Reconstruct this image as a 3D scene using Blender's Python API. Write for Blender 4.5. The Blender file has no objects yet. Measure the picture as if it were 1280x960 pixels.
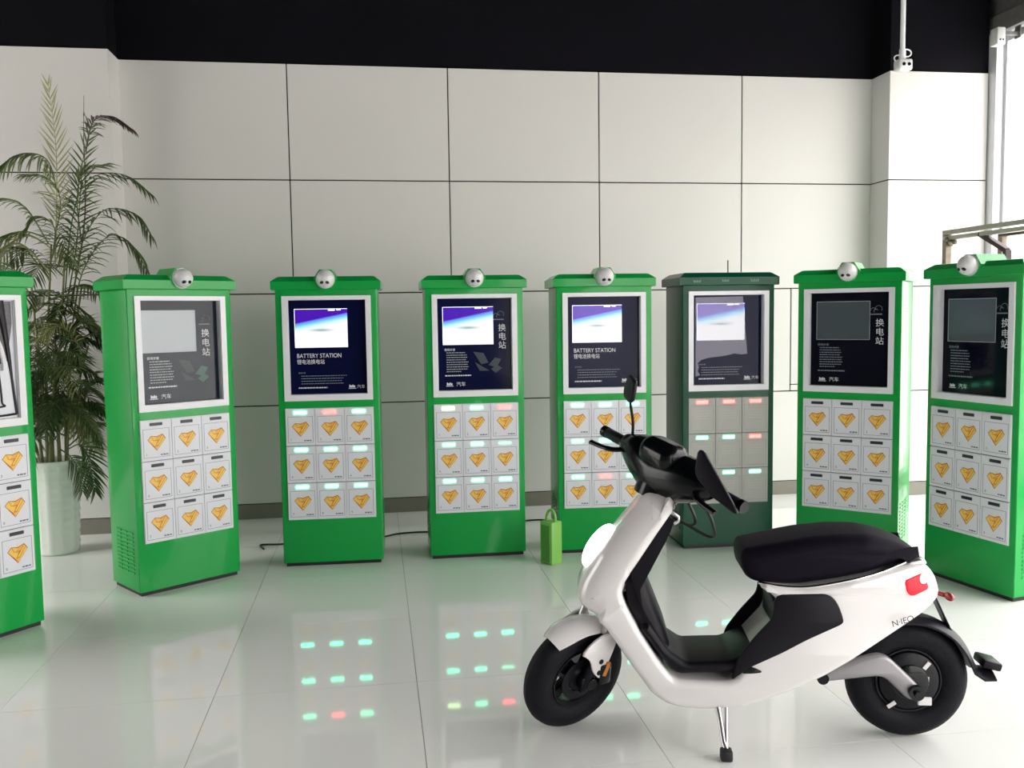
import bpy, bmesh, math, random
from mathutils import Vector, Matrix
from mathutils.geometry import tessellate_polygon
random.seed(7)
PI = math.pi
SC = bpy.context.scene
COL = SC.collection
V = Vector

# ------------------------------------------------------------------ camera
F_PX, PITCH, ROLL, YAW, CAM_H = 1130.17, 0.0772, -0.0144, -0.15, 1.5128
cam = bpy.data.cameras.new('camera')
cam.sensor_width = 36.0
cam.lens = F_PX / 1280.0 * 36.0
cam.clip_start = 0.05
camo = bpy.data.objects.new('camera', cam)
COL.objects.link(camo)
_R, _U, _F = V((1, 0, 0)), V((0, math.sin(PITCH), math.cos(PITCH))), V((0, math.cos(PITCH), -math.sin(PITCH)))
_r = _R * math.cos(ROLL) + _U * math.sin(ROLL)
_u = -_R * math.sin(ROLL) + _U * math.cos(ROLL)
_m = Matrix((_r, _u, -_F)).transposed()
camo.matrix_world = Matrix.Translation((0, 0, CAM_H)) @ Matrix.Rotation(YAW, 4, 'Z') @ _m.to_4x4()
SC.camera = camo

# ------------------------------------------------------------------ view, sky, window portals
SC.view_settings.view_transform = 'Standard'
SC.view_settings.look = 'None'
SC.view_settings.exposure = 0.80
SC.view_settings.gamma = 1.0
SC.view_settings.use_curve_mapping = False
SC.cycles.use_denoising = True
SC.cycles.max_bounces = 10
SC.cycles.diffuse_bounces = 6
SC.cycles.sample_clamp_indirect = 8.0
world = bpy.data.worlds.new('sky')
SC.world = world
world.use_nodes = True
wn = world.node_tree
wn.nodes.clear()
wo = wn.nodes.new('ShaderNodeOutputWorld')
wb = wn.nodes.new('ShaderNodeBackground')
wb.inputs['Color'].default_value = (1.0, 0.975, 0.94, 1)
wb.inputs['Strength'].default_value = 3.4
wt = wn.nodes.new('ShaderNodeTexCoord')
wsx = wn.nodes.new('ShaderNodeSeparateXYZ')
wr = wn.nodes.new('ShaderNodeValToRGB')
wr.color_ramp.elements[0].color = (.78, .73, .675, 1)
wr.color_ramp.elements[1].color = (2.1, 2.1, 2.12, 1)
wn.links.new(wt.outputs['Generated'], wsx.inputs[0])
wn.links.new(wsx.outputs['Z'], wr.inputs[0])
wn.links.new(wr.outputs[0], wb.inputs['Color'])
wn.links.new(wb.outputs[0], wo.inputs[0])


def portal(name, loc, rot, sx, sy):
    l = bpy.data.lights.new(name, 'AREA')
    l.shape = 'RECTANGLE'
    l.size, l.size_y = sx, sy
    l.cycles.is_portal = True
    o = bpy.data.objects.new(name, l)
    o.location = loc
    o.rotation_euler = rot
    COL.objects.link(o)
    return o


ROOM = dict(x0=-6.0, x1=4.97, y0=-4.6, y1=6.95, zc=4.4, zw=3.364)
# daylight openings: long glazed wall on the right, shop window behind the camera
portal('window_portal', (ROOM['x1'] + .06, 1.2, 1.9), (0, PI / 2, 0), 3.6, 10.8)
portal('window_portal', (3.4, ROOM['y0'] - .06, 2.1), (PI / 2, 0, 0), 2.8, 3.9)
portal('window_portal', (ROOM['x0'] - .06, 4.95, 2.2), (0, -PI / 2, 0), 4.0, 3.5)


# ------------------------------------------------------------------ materials
def mat(name, col, rough=.5, metal=0.0, spec=.5, coat=0.0, noise=0.0, nscale=8.0, bump=0.0, bscale=60.0,
        emit=None, estr=0.0, coat_rough=.05):
    m = bpy.data.materials.new(name)
    m.use_nodes = True
    nt = m.node_tree
    b = nt.nodes['Principled BSDF']
    b.inputs['Base Color'].default_value = (*col, 1)
    b.inputs['Roughness'].default_value = rough
    b.inputs['Metallic'].default_value = metal
    b.inputs['Specular IOR Level'].default_value = spec
    b.inputs['Coat Weight'].default_value = coat
    b.inputs['Coat Roughness'].default_value = coat_rough
    tc = nt.nodes.new('ShaderNodeTexCoord')
    if noise > 0:
        n = nt.nodes.new('ShaderNodeTexNoise')
        n.inputs['Scale'].default_value = nscale
        n.inputs['Detail'].default_value = 4
        nt.links.new(tc.outputs['Object'], n.inputs['Vector'])
        r = nt.nodes.new('ShaderNodeMix')
        r.data_type = 'RGBA'
        r.inputs[6].default_value = (*[max(0, c * (1 - noise)) for c in col], 1)
        r.inputs[7].default_value = (*[min(1, c * (1 + noise)) for c in col], 1)
        nt.links.new(n.outputs['Fac'], r.inputs[0])
        nt.links.new(r.outputs[2], b.inputs['Base Color'])
    if bump > 0:
        n2 = nt.nodes.new('ShaderNodeTexNoise')
        n2.inputs['Scale'].default_value = bscale
        nt.links.new(tc.outputs['Object'], n2.inputs['Vector'])
        bp = nt.nodes.new('ShaderNodeBump')
        bp.inputs['Strength'].default_value = bump
        bp.inputs['Distance'].default_value = .01
        nt.links.new(n2.outputs['Fac'], bp.inputs['Height'])
        nt.links.new(bp.outputs[0], b.inputs['Normal'])
    if emit:
        b.inputs['Emission Color'].default_value = (*emit, 1)
        b.inputs['Emission Strength'].default_value = estr
    return m


M = {}
M['panel'] = mat('wall_panel_white', (.67, .65, .635), .42, noise=.02, nscale=2)
M['joint'] = mat('panel_joint_dark', (.018, .016, .014), .9)
M['dark'] = mat('ceiling_black_paint', (.0035, .003, .0055), .85, spec=.1, noise=.3, nscale=3)
M['offwhite'] = mat('plaster_white', (.62, .62, .59), .7, noise=.03, nscale=2)
M['grey_wall'] = mat('plaster_grey', (.24, .24, .235), .7, noise=.03, nscale=2)
M['tile'] = mat('polished_tile', (.86, .86, .83), .05, spec=.5, noise=.03, nscale=1.5)
M['grout'] = mat('tile_grout', (.22, .21, .19), .7)
M['skirt'] = mat('taupe_skirting', (.21, .195, .165), .35, noise=.15, nscale=5)
M['alu'] = mat('window_aluminium', (.72, .72, .76), .35, metal=.25)
M['alu_dark'] = mat('window_header_grey', (.22, .21, .21), .45, metal=.4, noise=.3, nscale=20)
M['concrete'] = mat('outside_paving', (.55, .54, .5), .9, noise=.1)
GREENS = [(.003, .335, .055), (.012, .40, .058), (.002, .068, .033)]
M['green'] = mat('kiosk_green_paint', GREENS[0], .3, spec=.22, coat=.35, noise=.04, nscale=3)
M['green_dark'] = mat('kiosk_dark_green_paint', GREENS[2], .3, spec=.2, coat=.10, noise=.04, nscale=3)
M['white_frame'] = mat('white_lacquer', (.78, .78, .82), .3)
M['plinth'] = mat('plinth_black', (.012, .012, .012), .6)
M['bezel'] = mat('display_poster_black', (.004, .0045, .012), .07, spec=.16)
M['bezel_blue'] = mat('display_poster_navy', (.003, .005, .034), .12, spec=.10)
M['bezel_green'] = mat('display_poster_slate', (.012, .020, .036), .12, spec=.28)
M['reveal'] = mat('recess_grey', (.30, .28, .33), .5)
M['door'] = mat('door_white', (.72, .73, .78), .35)
M['door_grey'] = mat('door_grey', (.40, .40, .37), .4)
M['gap'] = mat('gap_dark', (.04, .04, .05), .7)
M['line'] = mat('print_navy', (.10, .11, .17), .5)
M['line_grey'] = mat('print_grey', (.22, .23, .22), .5)
M['gold'] = mat('mark_gold', (.88, .56, .10), .4)
M['amber'] = mat('mark_amber', (.86, .42, .06), .4)
M['outline'] = mat('mark_outline', (.42, .09, .02), .5)
M['flame'] = mat('mark_pale_yellow', (.85, .78, .35), .4)
M['led_off'] = mat('indicator_off', (.015, .018, .03), .3)
M['led_green'] = mat('indicator_green', (.3, .8, .5), .3, emit=(.065, 1.0, .43), estr=7)
M['led_lime'] = mat('indicator_lime', (.6, .8, .5), .3, emit=(.5, 1.0, .35), estr=5.5)
M['led_red'] = mat('indicator_red', (.8, .2, .2), .3, emit=(1.0, .04, .035), estr=7)
M['print'] = mat('print_white', (.75, .77, .80), .5)
M['print_dim'] = mat('print_dim', (.20, .23, .27), .5)
M['print_teal'] = mat('print_teal', (.02, .10, .08), .3)
M['print_teal_dark'] = mat('print_teal_dark', (.005, .020, .028), .3)
M['screen_off'] = mat('screen_off_film', (.34, .38, .42), .22, spec=.7, bump=.25, bscale=5)
M['screen_off_dark'] = mat('screen_off_slate', (.06, .08, .095), .18, spec=.7, bump=.3, bscale=6)  # base colour lightened to stand in for glare on the unlit screen
M['screen_rim'] = mat('screen_rim', (.35, .38, .40), .3)
M['paper'] = mat('white_backing_sheet', (.72, .74, .80), .45)
M['mesh_grey'] = mat('grey_mesh', (.16, .15, .16), .7, noise=.6, nscale=120)
M['rubber'] = mat('gasket_black', (.006, .006, .01), .5)
M['dome'] = mat('camera_dome_white', (.66, .66, .66), .3)
M['lens'] = mat('lens_black', (.006, .006, .008), .1)
M['white_gloss'] = mat('scooter_white_gloss', (.80, .77, .77), .16, spec=.5, coat=.6)
M['black_plastic'] = mat('black_plastic', (.006, .005, .009), .42, spec=.18)
M['black_gloss'] = mat('black_gloss', (.003, .004, .005), .2, spec=.22, coat=.1)
M['seat'] = mat('seat_vinyl', (.007, .0045, .011), .55, spec=.08, bump=.1, bscale=200)
M['tire'] = mat('tire_rubber', (.006, .0055, .009), .6, spec=.16, bump=.15, bscale=90)
M['rim'] = mat('rim_black', (.007, .007, .010), .35, spec=.2)
M['steel'] = mat('steel_brushed', (.62, .60, .60), .3, metal=.9)
M['silver'] = mat('silver_paint', (.27, .26, .27), .36, metal=.4)
M['chrome'] = mat('chrome', (.85, .85, .85), .08, metal=1)
M['headlight'] = mat('headlight_lit', (.9, .9, .9), .2, emit=(1, .98, .92), estr=4.0)
M['taillight'] = mat('tail_light_lit', (.5, .0, .01), .2, emit=(1, .006, .018), estr=.75)
M['taillight_hot'] = mat('tail_light_hot', (.9, .5, .4), .2, emit=(1, .75, .6), estr=2.5)
M['red_lens'] = mat('red_lens_dark', (.30, .02, .02), .2)
M['amber_refl'] = mat('reflector_amber', (.55, .20, .03), .25)
M['tag'] = mat('white_tag', (.75, .73, .74), .5)  # bright floor showing through wheel gaps, put into a white colour
M['pack'] = mat('battery_pack_green', (.25, .58, .12), .35, noise=.05)
M['pack_dark'] = mat('battery_pack_side', (.09, .36, .05), .35)
M['pot'] = mat('pot_white_glaze', (.74, .76, .72), .25, coat=.3)
M['soil'] = mat('soil', (.03, .022, .015), .95, bump=.5)
M['leaf0'] = mat('leaf_dark', (.065, .105, .036), .42, noise=.35, nscale=12)
M['leaf1'] = mat('leaf_mid', (.13, .18, .062), .42, noise=.35, nscale=12)
M['leaf2'] = mat('leaf_olive', (.34, .34, .15), .45, noise=.3, nscale=12)
M['leaf3'] = mat('leaf_brown', (.085, .045, .045), .5, noise=.3, nscale=12)
M['cane'] = mat('palm_cane', (.20, .20, .08), .5, noise=.3, nscale=30)
M['rust'] = mat('weathered_metal', (.24, .19, .15), .6, metal=.2, noise=.5, nscale=25)
M['rust_light'] = mat('galvanised_channel', (.40, .36, .32), .5, metal=.2, noise=.3, nscale=25)
M['rust_dark'] = mat('brown_brace', (.06, .035, .04), .6, noise=.4, nscale=25)
M['cable'] = mat('black_cable', (.008, .008, .008), .5)
M['duct'] = mat('duct_dark', (.02, .017, .017), .7, noise=.4, nscale=6)


def screen_mat():
    m = bpy.data.materials.new('screen_lit')
    m.use_nodes = True
    nt = m.node_tree
    b = nt.nodes['Principled BSDF']
    b.inputs['Base Color'].default_value = (.01, .01, .01, 1)
    b.inputs['Roughness'].default_value = .1
    tc = nt.nodes.new('ShaderNodeTexCoord')
    sp = nt.nodes.new('ShaderNodeSeparateXYZ')
    nt.links.new(tc.outputs['Generated'], sp.inputs[0])

    def math_(op, a, b2):
        n = nt.nodes.new('ShaderNodeMath')
        n.operation = op
        for i, q in enumerate((a, b2)):
            if isinstance(q, (int, float)):
                n.inputs[i].default_value = q
            else:
                nt.links.new(q, n.inputs[i])
        return n.outputs[0]
    # height above the slanting edge of the purple sky in the picture on the screen
    edge = math_('ADD', math_('MULTIPLY', sp.outputs['X'], .27), .60)
    t = math_('ADD', math_('SUBTRACT', sp.outputs['Z'], edge), .5)
    rp = nt.nodes.new('ShaderNodeValToRGB')
    e = rp.color_ramp.elements
    e[0].position, e[0].color = .28, (1, 1, 1, 1)
    e[1].position, e[1].color = .53, (.06, .0, .42, 1)
    for p, c in ((.36, (.60, .95, 1, 1)), (.46, (.12, .50, .85, 1)), (.50, (.16, .25, .95, 1))):
        x = e.new(p)
        x.color = c
    nt.links.new(t, rp.inputs[0])
    dx = math_('MULTIPLY', math_('SUBTRACT', sp.outputs['X'], .5), 5.0)
    dz = math_('MULTIPLY', math_('SUBTRACT', sp.outputs['Z'], .45), 26.0)
    d2 = math_('ADD', math_('MULTIPLY', dx, dx), math_('MULTIPLY', dz, dz))
    g = math_('MULTIPLY', math_('POWER', 2.718, math_('MULTIPLY', d2, -1.0)), .8)
    mx = nt.nodes.new('ShaderNodeMix')
    mx.data_type = 'RGBA'
    nt.links.new(g, mx.inputs[0])
    nt.links.new(rp.outputs[0], mx.inputs[6])
    mx.inputs[7].default_value = (.10, .32, .30, 1)
    nt.links.new(mx.outputs[2], b.inputs['Emission Color'])
    b.inputs['Emission Strength'].default_value = .62
    return m


M['screen_on'] = screen_mat()


def thin(name, col, alpha, rough=.05):
    """thin sheet: part see-through, part glossy/diffuse"""
    m = bpy.data.materials.new(name)
    m.use_nodes = True
    nt = m.node_tree
    b = nt.nodes['Principled BSDF']
    b.inputs['Base Color'].default_value = (*col, 1)
    b.inputs['Roughness'].default_value = rough
    tr = nt.nodes.new('ShaderNodeBsdfTransparent')
    mx = nt.nodes.new('ShaderNodeMixShader')
    mx.inputs[0].default_value = alpha
    nt.links.new(tr.outputs[0], mx.inputs[1])
    nt.links.new(b.outputs[0], mx.inputs[2])
    nt.links.new(mx.outputs[0], nt.nodes['Material Output'].inputs[0])
    return m


M['glass'] = thin('window_glass', (.9, .9, .9), .06, .02)
M['film'] = thin('protective_film', (.50, .46, .62), .42, .25)


# ------------------------------------------------------------------ mesh builder
class MB:
    def __init__(self):
        self.bm = bmesh.new()
        self.mi = 0

    def face(self, vs):
        try:
            f = self.bm.faces.new(vs)
            f.material_index = self.mi
            return f
        except ValueError:
            return None

    def poly(self, pts):
        return self.face([self.bm.verts.new(p) for p in pts])

    def box(self, a, b, bevel=0.0, rot=None, seg=2):
        x0, y0, z0 = a
        x1, y1, z1 = b
        vs = [self.bm.verts.new(p) for p in ((x0, y0, z0), (x1, y0, z0), (x1, y1, z0), (x0, y1, z0),
                                             (x0, y0, z1), (x1, y0, z1), (x1, y1, z1), (x0, y1, z1))]
        fs = [self.face([vs[i] for i in q]) for q in ((3, 2, 1, 0), (4, 5, 6, 7), (0, 1, 5, 4), (1, 2, 6, 5), (2, 3, 7, 6), (3, 0, 4, 7))]
        if rot is not None:
            for v in vs:
                v.co = rot @ v.co
        if bevel > 0:
            es = list({e for f in fs for e in f.edges})
            bmesh.ops.bevel(self.bm, geom=es, offset=bevel, segments=seg, affect='EDGES', profile=.5, material=-1)
        return self

    def loft(self, rings, close=True, caps=True):
        rs = [[self.bm.verts.new(p) for p in r] for r in rings]
        n = len(rs[0])
        for a, b in zip(rs[:-1], rs[1:]):
            for i in range(n if close else n - 1):
                j = (i + 1) % n
                self.face((a[i], a[j], b[j], b[i]))
        if caps and close:
            self.face(rs[0][::-1])
            self.face(rs[-1])
        return self

    def tube(self, path, radii, n=10, closed=False, sx=1.0):
        path = [V(p) for p in path]
        if not hasattr(radii, '__len__'):
            radii = [radii] * len(path)
        rings = []
        prev = None
        for i, p in enumerate(path):
            if closed:
                t = path[(i + 1) % len(path)] - path[i - 1]
            else:
                t = path[min(i + 1, len(path) - 1)] - path[max(i - 1, 0)]
            t.normalize()
            if prev is None:
                up = V((0, 0, 1)) if abs(t.z) < .9 else V((1, 0, 0))
                a = t.cross(up).normalized()
            else:
                a = (prev - t * prev.dot(t)).normalized()
            prev = a
            b = t.cross(a)
            rings.append([p + (a * math.cos(2 * PI * k / n) * sx + b * math.sin(2 * PI * k / n)) * radii[i] for k in range(n)])
        if closed:
            rings.append(rings[0])
            self.loft(rings, caps=False)
            bmesh.ops.remove_doubles(self.bm, verts=self.bm.verts[:], dist=1e-5)
        else:
            self.loft(rings)
        return self

    def cyl(self, p0, p1, r0, r1=None, n=20):
        return self.tube([p0, p1], [r0, r0 if r1 is None else r1], n)

    def lathe(self, prof, n=40, axis='Z', c=(0, 0, 0), caps=True):
        rings = []
        for r, h in prof:
            ring = []
            for k in range(n):
                a = 2 * PI * k / n
                p = (r * math.cos(a), r * math.sin(a), h) if axis == 'Z' else (r * math.cos(a), h, r * math.sin(a))
                ring.append(V(p) + V(c))
            rings.append(ring)
        return self.loft(rings, caps=caps)

    def ellipsoid(self, c, r, rot=None, nu=20, nv=12):
        rings = []
        for i in range(1, nv):
            th = PI * i / nv
            rings.append([V((r[0] * math.sin(th) * math.cos(2 * PI * k / nu), r[1] * math.sin(th) * math.sin(2 * PI * k / nu), r[2] * math.cos(th))) for k in range(nu)])
        if rot is not None:
            rings = [[rot @ p for p in q] for q in rings]
        rings = [[p + V(c) for p in q] for q in rings]
        return self.loft(rings)

    def pillow(self, outline, w, r, n=4, g=None, rv=None, y0=0.0, rot=None):
        """outline (x,z) closed, extruded to y=-w..w with rounded edges; g(x,z) scales the half width, rv(x,z) the edge radius"""
        P = [V((p[0], p[1])) for p in outline]
        A = sum(P[i].x * P[(i + 1) % len(P)].y - P[(i + 1) % len(P)].x * P[i].y for i in range(len(P)))
        if A < 0:
            P.reverse()
        N = []
        for i in range(len(P)):
            t = (P[(i + 1) % len(P)] - P[i - 1]).normalized()
            N.append(V((-t.y, t.x)))
        R = [rv(p.x, p.y) if rv else r for p in P]
        phis = [PI / 2 * (1 - k / n) for k in range(n + 1)]
        lay = [(p, -1) for p in phis] + [(p, 1) for p in reversed(phis)]
        rings = []
        for ph, s in lay:
            ring = []
            for p, nn, rr in zip(P, N, R):
                q = p + nn * rr * (1 - math.cos(ph))
                y = s * ((w - min(rr, w)) + min(rr, w) * math.sin(ph))
                if g:
                    y *= g(q.x, q.y)
                ring.append(V((q.x, y + y0, q.y)))
            rings.append(ring)
        flat = [[(p.x, p.z) for p in rings[0]], [(p.x, p.z) for p in rings[-1]]]
        if rot is not None:
            rings = [[rot @ p for p in q] for q in rings]
        rs = [[self.bm.verts.new(p) for p in r_] for r_ in rings]
        m = len(P)
        for a, b in zip(rs[:-1], rs[1:]):
            for i in range(m):
                j = (i + 1) % m
                self.face((a[i], a[j], b[j], b[i]))
        for ring, fl2 in zip((rs[0], rs[-1]), flat):
            for t3 in tessellate_polygon([[V((x, z, 0)) for x, z in fl2]]):
                self.face([ring[i] for i in t3])
        return self

    def mesh(self, name, smooth=None, rec=True):
        if rec:
            bmesh.ops.recalc_face_normals(self.bm, faces=self.bm.faces[:])
        m = bpy.data.meshes.new(name)
        self.bm.to_mesh(m)
        self.bm.free()
        if smooth is not None:
            for p in m.polygons:
                p.use_smooth = True
            m.set_sharp_from_angle(angle=math.radians(smooth))
        return m


def link(name, mesh, mats, parent=None, loc=None, rot=None):
    if not isinstance(mats, (list, tuple)):
        mats = [mats]
    if len(mesh.materials) == 0:
        for q in mats:
            mesh.materials.append(q)
    o = bpy.data.objects.new(name, mesh)
    COL.objects.link(o)
    if parent:
        o.parent = parent
    if loc:
        o.location = loc
    if rot:
        o.rotation_euler = rot
    return o


def build(name, mb, mats, parent=None, smooth=None, loc=None, rot=None, rec=True):
    return link(name, mb.mesh(name, smooth, rec), mats, parent, loc, rot)


def empty(name, loc=(0, 0, 0), rz=0.0):
    o = bpy.data.objects.new(name, None)
    o.empty_display_size = .1
    o.location = loc
    o.rotation_euler = (0, 0, rz)
    COL.objects.link(o)
    return o


def tag(o, label=None, cat=None, group=None, kind=None):
    if label:
        o['label'] = label
    if cat:
        o['category'] = cat
    if group:
        o['group'] = group
    if kind:
        o['kind'] = kind
    return o


def smooth_poly(pts, it=2, closed=True):
    pts = [V((p[0], p[1])) if len(p) == 2 else V(p) for p in pts]
    for _ in range(it):
        out = []
        n = len(pts)
        rng = range(n) if closed else range(n - 1)
        if not closed:
            out.append(pts[0])
        for i in rng:
            a, b = pts[i], pts[(i + 1) % n]
            out += [a.lerp(b, .25), a.lerp(b, .75)]
        if not closed:
            out.append(pts[-1])
        pts = out
    return pts


def spline(pts, n=12):
    """Catmull-Rom through 3-D points"""
    P = [V(p) for p in pts]
    P = [P[0] * 2 - P[1]] + P + [P[-1] * 2 - P[-2]]
    out = []
    for i in range(1, len(P) - 2):
        for k in range(n):
            t = k / n
            a, b, c, d = P[i - 1:i + 3]
            out.append(.5 * ((2 * b) + (c - a) * t + (2 * a - 5 * b + 4 * c - d) * t * t + (3 * b - a - 3 * c + d) * t ** 3))
    out.append(P[-2])
    return out


_TXT = {}


def text_mesh(body, size, align='LEFT', spacing=1.0):
    """lettering as a flat mesh standing in the x-z plane, facing -y"""
    key = (body, size, align)
    if key in _TXT:
        return _TXT[key]
    c = bpy.data.curves.new('lettering', 'FONT')
    c.body = body
    c.size = size
    c.align_x = align
    c.space_line = spacing
    o = bpy.data.objects.new('lettering', c)
    COL.objects.link(o)
    dg = bpy.context.evaluated_depsgraph_get()
    m = bpy.data.meshes.new_from_object(o.evaluated_get(dg))
    bpy.data.objects.remove(o)
    bpy.data.curves.remove(c)
    m.transform(Matrix.Rotation(PI / 2, 4, 'X'))
    m.materials.clear()
    m.name = 'lettering'
    _TXT[key] = m
    return m


# ------------------------------------------------------------------ room
WY, PY = ROOM['y1'], 6.675          # back wall face, pillar face
ZW, ZC = ROOM['zw'], ROOM['zc']
ROWS = [.112, .854, 1.687, 2.523, ZW]

mb = MB()
mb.box((ROOM['x0'] - .1, ROOM['y0'] - .1, -.12), (ROOM['x1'] + .08, WY + .2, -.006))
floor = tag(build('floor', mb, M['grout']), 'glossy pale floor of large square polished tiles', kind='structure')
TS = .81
_tile = None
for i in range(-8, 7):
    for j in range(-6, 9):
        xa, ya = .137 + i * TS, .42 + j * TS
        x0, x1 = max(xa, ROOM['x0']), min(xa + TS, ROOM['x1'] - .02)
        y0, y1 = max(ya, ROOM['y0']), min(ya + TS, WY)
        if x1 - x0 < .03 or y1 - y0 < .03:
            continue
        full = (x1 - x0) > TS - 1e-4 and (y1 - y0) > TS - 1e-4
        if full and _tile:
            me = _tile
        else:
            mb = MB()
            mb.box((.0012, .0012, -.006), (x1 - x0 - .0012, y1 - y0 - .0012, 0))
            me = mb.mesh('tile')
            if full:
                _tile = me
        link('tile', me, M['tile'], floor, (x0, y0, 0))

mb = MB()
mb.box((ROOM['x0'], WY, 0), (ROOM['x1'], WY + .15, ZW))
wall = tag(build('wall_back', mb, M['joint']), kind='structure')
XS = [-1.77, -.587, .592, 1.757, 2.92, 4.06]
G = .009


def wall_panel(x0, x1, z0, z1, parent, y, th=.012, m='panel'):
    mb = MB()
    mb.box((x0 + G / 2, y - th, z0 + G / 2), (x1 - G / 2, y + .0005, z1 - G / 2), .0015, seg=1)
    return build('panel', mb, M[m], parent)


for i in range(5):
    for k in range(4):
        if i == 4 and k == 1:
            # the panel with the flush access door
            x0, x1, z0, z1 = XS[4], XS[5], ROWS[1], ROWS[2]
            wall_panel(x0, 3.346, z0, z1, wall, WY)
            wall_panel(3.346, 3.88, z0, .908, wall, WY)
            wall_panel(3.88, x1, z0, z1, wall, WY)
            mb = MB()
            mb.box((3.349, WY - .016, .911), (3.877, WY, z1 - .003), .002, seg=1)
            build('access_door', mb, M['panel'], wall)
            continue
        wall_panel(XS[i], XS[i + 1], ROWS[k], ROWS[k + 1], wall, WY)


def pillar(name, x0, x1, yf, side):
    mb = MB()
    mb.box((x0 + .013, yf + .012, 0), (x1 - .013 if side > 0 else x1, WY, ZW - .002))
    p = tag(build(name, mb, M['joint']), kind='structure')
    for k in range(4):
        wall_panel(x0, x1, ROWS[k], ROWS[k + 1], p, yf + .0125)
        sx = x1 if side > 0 else x0
        mb = MB()
        mb.box((min(sx, sx - side * .0125), yf + .001, ROWS[k] + G / 2), (max(sx, sx - side * .0125), WY - .013, ROWS[k + 1] - G / 2), .0015, seg=1)
        build('panel', mb, M['panel'], p)
    mb = MB()
    mb.box((x0 + .004, yf + .004, .0), (x1 - .004, yf + .012, .110))
    build('skirting', mb, M['skirt'], p)
    mb = MB()
    if side > 0:
        mb.box((x1 - .012, yf + .005, 0), (x1 - .004, WY - .013, .110))
    else:
        mb.box((x0 + .004, yf + .005, 0), (x0 + .012, WY - .013, .110))
    build('skirting', mb, M['skirt'], p)
    return p


pillar('wall_pillar_left', -3.0, -1.752, PY, 1)
pillar('wall_pillar_right', 4.022, 4.868, PY, -1)
mb = MB()
mb.box((-1.75, WY - .010, 0), (4.02, WY - .0005, .110))
tag(build('baseboard_back', mb, M['skirt']), kind='structure')
# dark upper wall and ceiling above the panelling
mb = MB()
mb.box((ROOM['x0'], WY - .02, ZW + .004), (ROOM['x1'] + .1, WY + .15, ZC))
tag(build('wall_upper', mb, M['dark']), kind='structure')
mb = MB()
mb.box((-3.0, PY + .01, ZW), (-1.76, WY - .021, ZC))
tag(build('wall_pillar_upper_left', mb, M['dark']), kind='structure')
mb = MB()
mb.box((4.03, PY + .01, ZW), (4.868, WY - .021, ZC))
tag(build('wall_pillar_upper_right', mb, M['dark']), kind='structure')
mb = MB()
mb.box((ROOM['x0'] - .1, ROOM['y0'] - .1, ZC), (ROOM['x1'] + .1, WY + .15, ZC + .1))
ceil_ = tag(build('ceiling', mb, M['dark']), kind='structure')
X0 = ROOM['x0']
mb = MB()
mb.box((X0 - .1, ROOM['y0'], 0), (X0, 3.2, ZC))
mb.box((X0 - .1, 6.7, 0), (X0, WY, ZC))
mb.box((X0 - .1, 3.2, 4.2), (X0, 6.7, ZC))
mb.box((X0 - .1, 3.2, 0), (X0, 6.7, .2))
tag(build('wall_left', mb, M['grey_wall']), kind='structure')
# front wall behind the camera with its shop window opening
FY = ROOM['y0']
mb = MB()
mb.box((X0, FY - .12, 0), (2.0, FY, ZC))
mb.box((4.8, FY - .12, 0), (ROOM['x1'], FY, ZC))
mb.box((2.0, FY - .12, 4.05), (4.8, FY, ZC))
mb.box((2.0, FY - .12, 0), (4.8, FY, .15))
tag(build('wall_front', mb, M['grey_wall']), kind='structure')


def glazing(name, p0, p1, z0, z1, n, axis):
    """window strip from p0 to p1 with n panes"""
    e = None
    mbf = MB()
    a, b = V((*p0, 0)), V((*p1, 0))
    for k in range(n + 1):
        c = a.lerp(b, k / n)
        if axis == 'y':
            mbf.box((c.x - .03, c.y - .035, z0), (c.x + .03, c.y + .035, z1))
        else:
            mbf.box((c.x - .035, c.y - .03, z0), (c.x + .035, c.y + .03, z1))
    for z in (z0, z1 - .06):
        if axis == 'y':
            mbf.box((a.x - .028, min(a.y, b.y), z), (a.x + .028, max(a.y, b.y), z + .06))
        else:
            mbf.box((min(a.x, b.x), a.y - .028, z), (max(a.x, b.x), a.y + .028, z + .06))
    f = tag(build(name, mbf, M['alu']), kind='structure')
    for k in range(n):
        c, d = a.lerp(b, k / n), a.lerp(b, (k + 1) / n)
        mbp = MB()
        if axis == 'y':
            mbp.box((c.x - .004, min(c.y, d.y) + .035, z0 + .06), (c.x + .004, max(c.y, d.y) - .035, z1 - .06))
        else:
            mbp.box((min(c.x, d.x) + .035, c.y - .004, z0 + .06), (max(c.x, d.x) - .035, c.y + .004, z1 - .06))
        build('pane', mbp, M['glass'], f)
    return f


glazing('window_1', (ROOM['x1'], 6.60), (ROOM['x1'], FY + .1), .10, 3.64, 6, 'y')
glazing('window_2', (2.04, FY - .06), (4.76, FY - .06), .15, 4.05, 2, 'x')
glazing('window_3', (X0 - .05, 3.24), (X0 - .05, 6.66), .2, 4.2, 2, 'y')
mb = MB()
mb.box((4.87, PY - .08, 0), (4.945, PY + .275, 3.66), .004)
tag(build('trim_1', mb, M['alu']), 'pale aluminium post where the window wall meets the right pillar', kind='structure')
mb = MB()
mb.box((4.90, FY, 3.662), (5.06, WY - .03, 3.80), .004)
mb.box((4.94, FY, 3.802), (5.06, WY - .03, ZC))
mb.box((4.945, FY, .0), (5.0, 6.6, .099))
tag(build('trim_2', mb, M['alu_dark']), 'grey window header running forward along the right side', kind='structure')
mb = MB()
mb.box((-40, -45, -.30), (60, 50, -.14))
tag(build('ground_outside', mb, M['concrete']), kind='structure')
# dark service duct under the ceiling
mb = MB()
mb.box((3.3, 5.3, 4.05), (4.3, 5.75, 4.38), .02)
build('duct', mb, M['duct'], ceil_)

# ------------------------------------------------------------------ battery kiosks
KW, KD, ZB = .60, .36, .0226
CACHE = {}


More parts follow.
